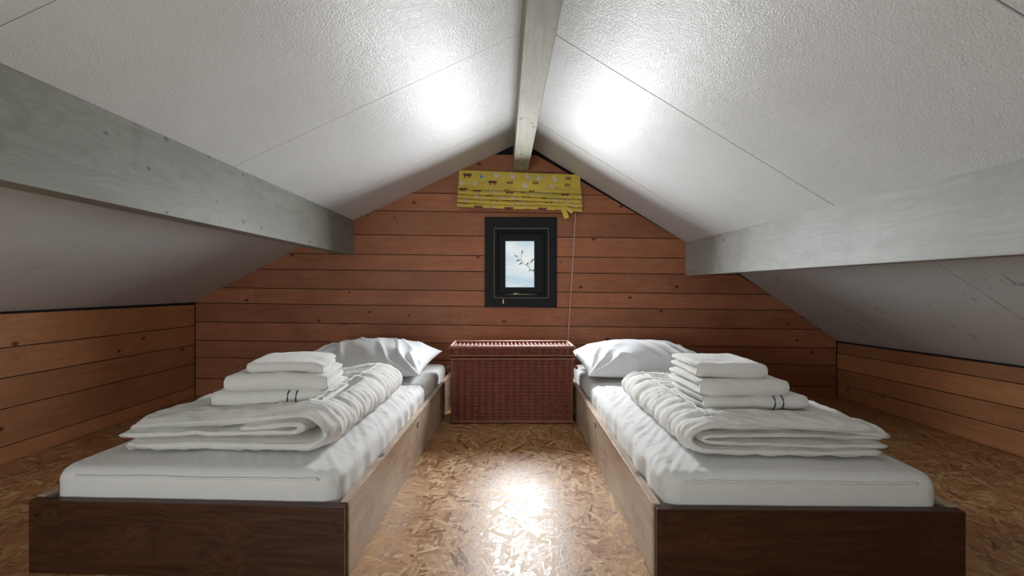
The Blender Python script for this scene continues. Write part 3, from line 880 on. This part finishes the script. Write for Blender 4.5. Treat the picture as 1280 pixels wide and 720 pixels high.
# duvets ------------------------------------------------------------
def duvet_wr(seed, gather, side, roll, flat):
    """gather: arc length of the roll; flat: (s0, s1, b0, b1) where towels press"""
    def f(s, b, sd, LL, bb):
        k = math.exp(-((s-roll)/gather)**2)
        g1_ = noise.noise(Vector((seed, b*24+s*7, s*2.6))); g = (1-min(1, abs(g1_)*2.8))*0.9-0.3+noise.noise(Vector((seed+5, b*60+s*6, s*4)))*0.30
        a = noise.noise(Vector((s*8, b*8, seed+1))); c = noise.noise(Vector((s*17, b*17, seed+2)))
        puff = (0.42-abs(a)*1.4)*0.014+(0.4-abs(c))*0.008
        d = k*g*0.015+(1-k*0.7)*puff*1.1+0.008*noise.noise(Vector((s*26, seed, bb)))*max(0, abs(bb)-0.75)*4
        if sd == side:
            s0, s1, b0, b1 = flat
            def band(x, lo, hi): return max(0, min(1, (x-lo)/0.04+0.5))*max(0, min(1, (hi-x)/0.04+0.5))
            d *= 1-0.93*band(s, s0, s1)*band(b, b0, b1)
        else: d *= 0.35
        return d
    return f
ZD = ZM+0.003
def press(u, v, zz, rect, top):
    """keep the quilt above the mattress and below whatever lies on it"""
    u0, u1, v0, v1 = rect
    out = math.hypot(max(u0-u, u-u1, 0), max(v0-v, v-v1, 0))
    return min(max(zz, ZD+0.004), top+out*0.7)
ZTL, ZTR = ZD+0.116, ZD+0.108      # undersides of the two towel stacks
def obj_on(B, mb, name, m, label=None, cat=None, group=None, parent=None, smooth=True):
    o = mb.build(name, m, parent, smooth=smooth)
    if not parent: o.location = B.o; o.rotation_euler = (0, 0, B.r)
    if label: tag(o, label, cat, group)
    return o
def seam_line(B, parent, pts, LL, u0, b0, b1, T, side, seed, wr):
    n = len(pts)-1; i = min((k for k in range(n//2, n-2) if pts[k].y > ZD+0.06), key=lambda k: abs(pts[k].x-u0)); t = (pts[i+1]-pts[i-1]).normalized(); nn = Vector((-t.y, t.x))*side
    out = []
    for k in range(90):
        b = b0+(b1-b0)*k/89; j = i; c = pts[j]+nn*(T/2+0.002+sum(wr(LL*j/n, b+q_*0.008, 1, LL, 0.0) for q_ in range(-2, 3))/5)
        out.append(B.loc(c.x, b, c.y))
    mb = MB(); mb.tube(out, 0.0042, 6); mb.build('stitched_seam', M['duvet'], parent, smooth=True)

def build_left_duvet():
    B = LB; T = 0.046; z = ZD
    fn = lambda a, b, zz: B.loc(a, b, press(a, b, zz, (0.255, 0.675, 0.335, 0.655), ZTL-0.004))
    mb = MB()
    shell = [(0.875,z+0.020),(0.60,z+0.020),(0.30,z+0.022),(0.175,z+0.022),(0.125,z+0.070),(0.195,z+0.140),(0.30,z+0.132),(0.45,z+0.108),(0.66,z+0.100),(0.78,z+0.094),(0.865,z+0.078)]
    pts, LL = folded(mb, shell, 0.165, 1.10, T, 0.010, fn, duvet_wr(3.0, 0.20, 1, 0.92, (1.03, 1.44, 0.30, 0.80)), seed=1.0, endw=0.020, endpow=14, pinch=0.45)
    inner = [(0.900,z+0.056),(0.66,z+0.061),(0.42,z+0.064),(0.27,z+0.070),(0.205,z+0.090),(0.25,z+0.106),(0.36,z+0.090),(0.46,z+0.082)]
    folded(mb, inner, 0.172, 1.09, 0.040, 0.012, fn, lambda s, b, sd, L_, bb: 0.009*noise.noise(Vector((s*12, b*12, sd))), seed=5.0, endw=0.022, endpow=9, pinch=0.4)
    o = obj_on(B, mb, 'duvet', M['duvet'], 'thick folded white duvet with a rolled edge on the left bed', 'duvet')
    seam_line(B, o, pts, LL, 0.232, 0.235, 1.03, T, 1, 4.0, duvet_wr(3.0, 0.20, 1, 0.92, (1.03, 1.44, 0.30, 0.80)))
build_left_duvet()
def build_right_duvet():
    B = RB; T = 0.036; z = ZD
    fn = lambda a, b, zz: B.loc(a, b, press(a, b, zz, (0.295, 0.715, 0.33, 0.635), ZTR-0.004))
    mb = MB()
    shell = [(0.840,z+0.016),(0.60,z+0.016),(0.33,z+0.017),(0.205,z+0.020),(0.160,z+0.060),(0.215,z+0.112),(0.32,z+0.108),(0.55,z+0.102),(0.74,z+0.094),(0.860,z+0.074)]
    pts, LL = folded(mb, shell, 0.150, 1.03, T, 0.010, fn, duvet_wr(14.0, 0.20, 1, 0.85, (0.96, 1.36, 0.30, 0.72)), seed=7.0, endw=0.016, endpow=14, pinch=0.45)
    inner = [(0.855,z+0.040),(0.60,z+0.040),(0.26,z+0.043),(0.205,z+0.056),(0.26,z+0.074),(0.55,z+0.072),(0.850,z+0.064)]
    folded(mb, inner, 0.157, 1.02, 0.030, 0.012, fn, lambda s, b, sd, L_, bb: 0.008*noise.noise(Vector((s*12, b*12, sd+4))), seed=9.0, endw=0.018, endpow=9, pinch=0.4)
    o = obj_on(B, mb, 'duvet', M['duvet'], 'folded white duvet with gathered edge on the right bed', 'duvet')
    seam_line(B, o, pts, LL, 0.262, 0.21, 0.96, T, 1, 8.0, duvet_wr(14.0, 0.20, 1, 0.85, (0.96, 1.36, 0.30, 0.72)))
build_right_duvet()

# towels ------------------------------------------------------------
def towel(cx, cy, z, w, l, h, rz, seed, label, group, stripes=None, sag=0.0, layers=2, lift=0.0):
    """fold faces the camera (-y); layered ends face sideways"""
    mb = MB(); hl = l/2; t = h/2*0.98
    r = h/2
    def fn(a, b, zz):
        # droop at the sides
        k = (b/(w/2))
        dz = -sag*max(0, k)**2*1.0+lift*max(0, -k)**2
        dz += 0.004*noise.noise(Vector((a*9, b*9, seed)))*(zz/h)
        return (b, a+0.006*noise.noise(Vector((b*7, seed, zz*10))), zz+dz)
    def wr(s, b, sd, LL, bb):
        return 0.005*noise.noise(Vector((s*9, b*9, seed)))+0.0018*noise.noise(Vector((s*30, b*30, seed+2)))
    path = [(hl, t/2), (0, t/2), (-hl+r*1.2, t/2), (-hl+r*0.15, t*0.45), (-hl+r*0.15, h-t*0.45), (-hl+r*1.2, h-t/2), (0, h-t/2), (hl-0.008, h-t/2)]
    pts, LL = folded(mb, path, -w/2, w/2, t, 0.008, fn, wr, endw=0.007, seed=seed, endpow=12, pinch=0.55)
    inner = [(hl-0.015, h*0.5-0.004), (-hl+r*1.5, h*0.5-0.002), (-hl+r*1.4, h*0.5+0.004), (hl-0.02, h*0.5+0.006)]
    o = mb.build('towel', M['towel'], loc=(cx, cy, z), smooth=True); o.rotation_euler = (0, 0, R(rz))
    tag(o, label, 'towel', group)
    if stripes:
        for i, b in enumerate(stripes):
            mb = MB(); out = []; n = len(pts)-1
            for k in range(n+1):
                c = pts[k]; tt = (pts[min(k+1, n)]-pts[max(k-1, 0)]).normalized(); nn = Vector((-tt.y, tt.x))
                p = c+nn*(t/2+wr(LL*k/n, b, 1, LL, 0)+0.0012)
                if c.x < 0.03 and c.x > -hl-0.1: out.append(Vector(fn(p.x, b, p.y)))
            vs = []
            for p in out: vs += [p+Vector((-0.0032, 0, 0)), p+Vector((-0.0032, 0, 0))*0, p+Vector((0.0032, 0, 0))]
            mb.tube(out, 0.0028, 6); mb.build('stripe', M['stripe'], o, smooth=True)
    return o
def wpos(B, u, v):
    p = Matrix.Rotation(B.r, 3, 'Z') @ Vector(B.loc(u, v, 0))+B.o
    return p.x, p.y
zl = ZTL
towel(-0.945, 1.84, zl, 0.43, 0.32, 0.066, 2, 1.0, 'bottom towel of the left bed stack, with two dark stripes', 'towels on the left bed', stripes=(0.085, 0.118))
towel(-0.925, 1.84, zl+0.067, 0.37, 0.34, 0.066, 10, 2.0, 'middle towel of the stack on the left bed', 'towels on the left bed', sag=0.012)
towel(-0.915, 1.86, zl+0.134, 0.285, 0.30, 0.040, 12, 3.0, 'top towel of the stack on the left bed', 'towels on the left bed', sag=0.016)
zr = ZTR
towel(0.985, 1.82, zr, 0.42, 0.30, 0.056, 2, 4.0, 'bottom towel of the right bed stack, with two dark stripes', 'towels on the right bed', stripes=(0.07, 0.105))
towel(0.94, 1.82, zr+0.057, 0.34, 0.32, 0.064, 0, 5.0, 'middle towel of the stack on the right bed', 'towels on the right bed')
towel(0.915, 1.84, zr+0.122, 0.27, 0.30, 0.058, -2, 6.0, 'top towel of the stack on the right bed', 'towels on the right bed')
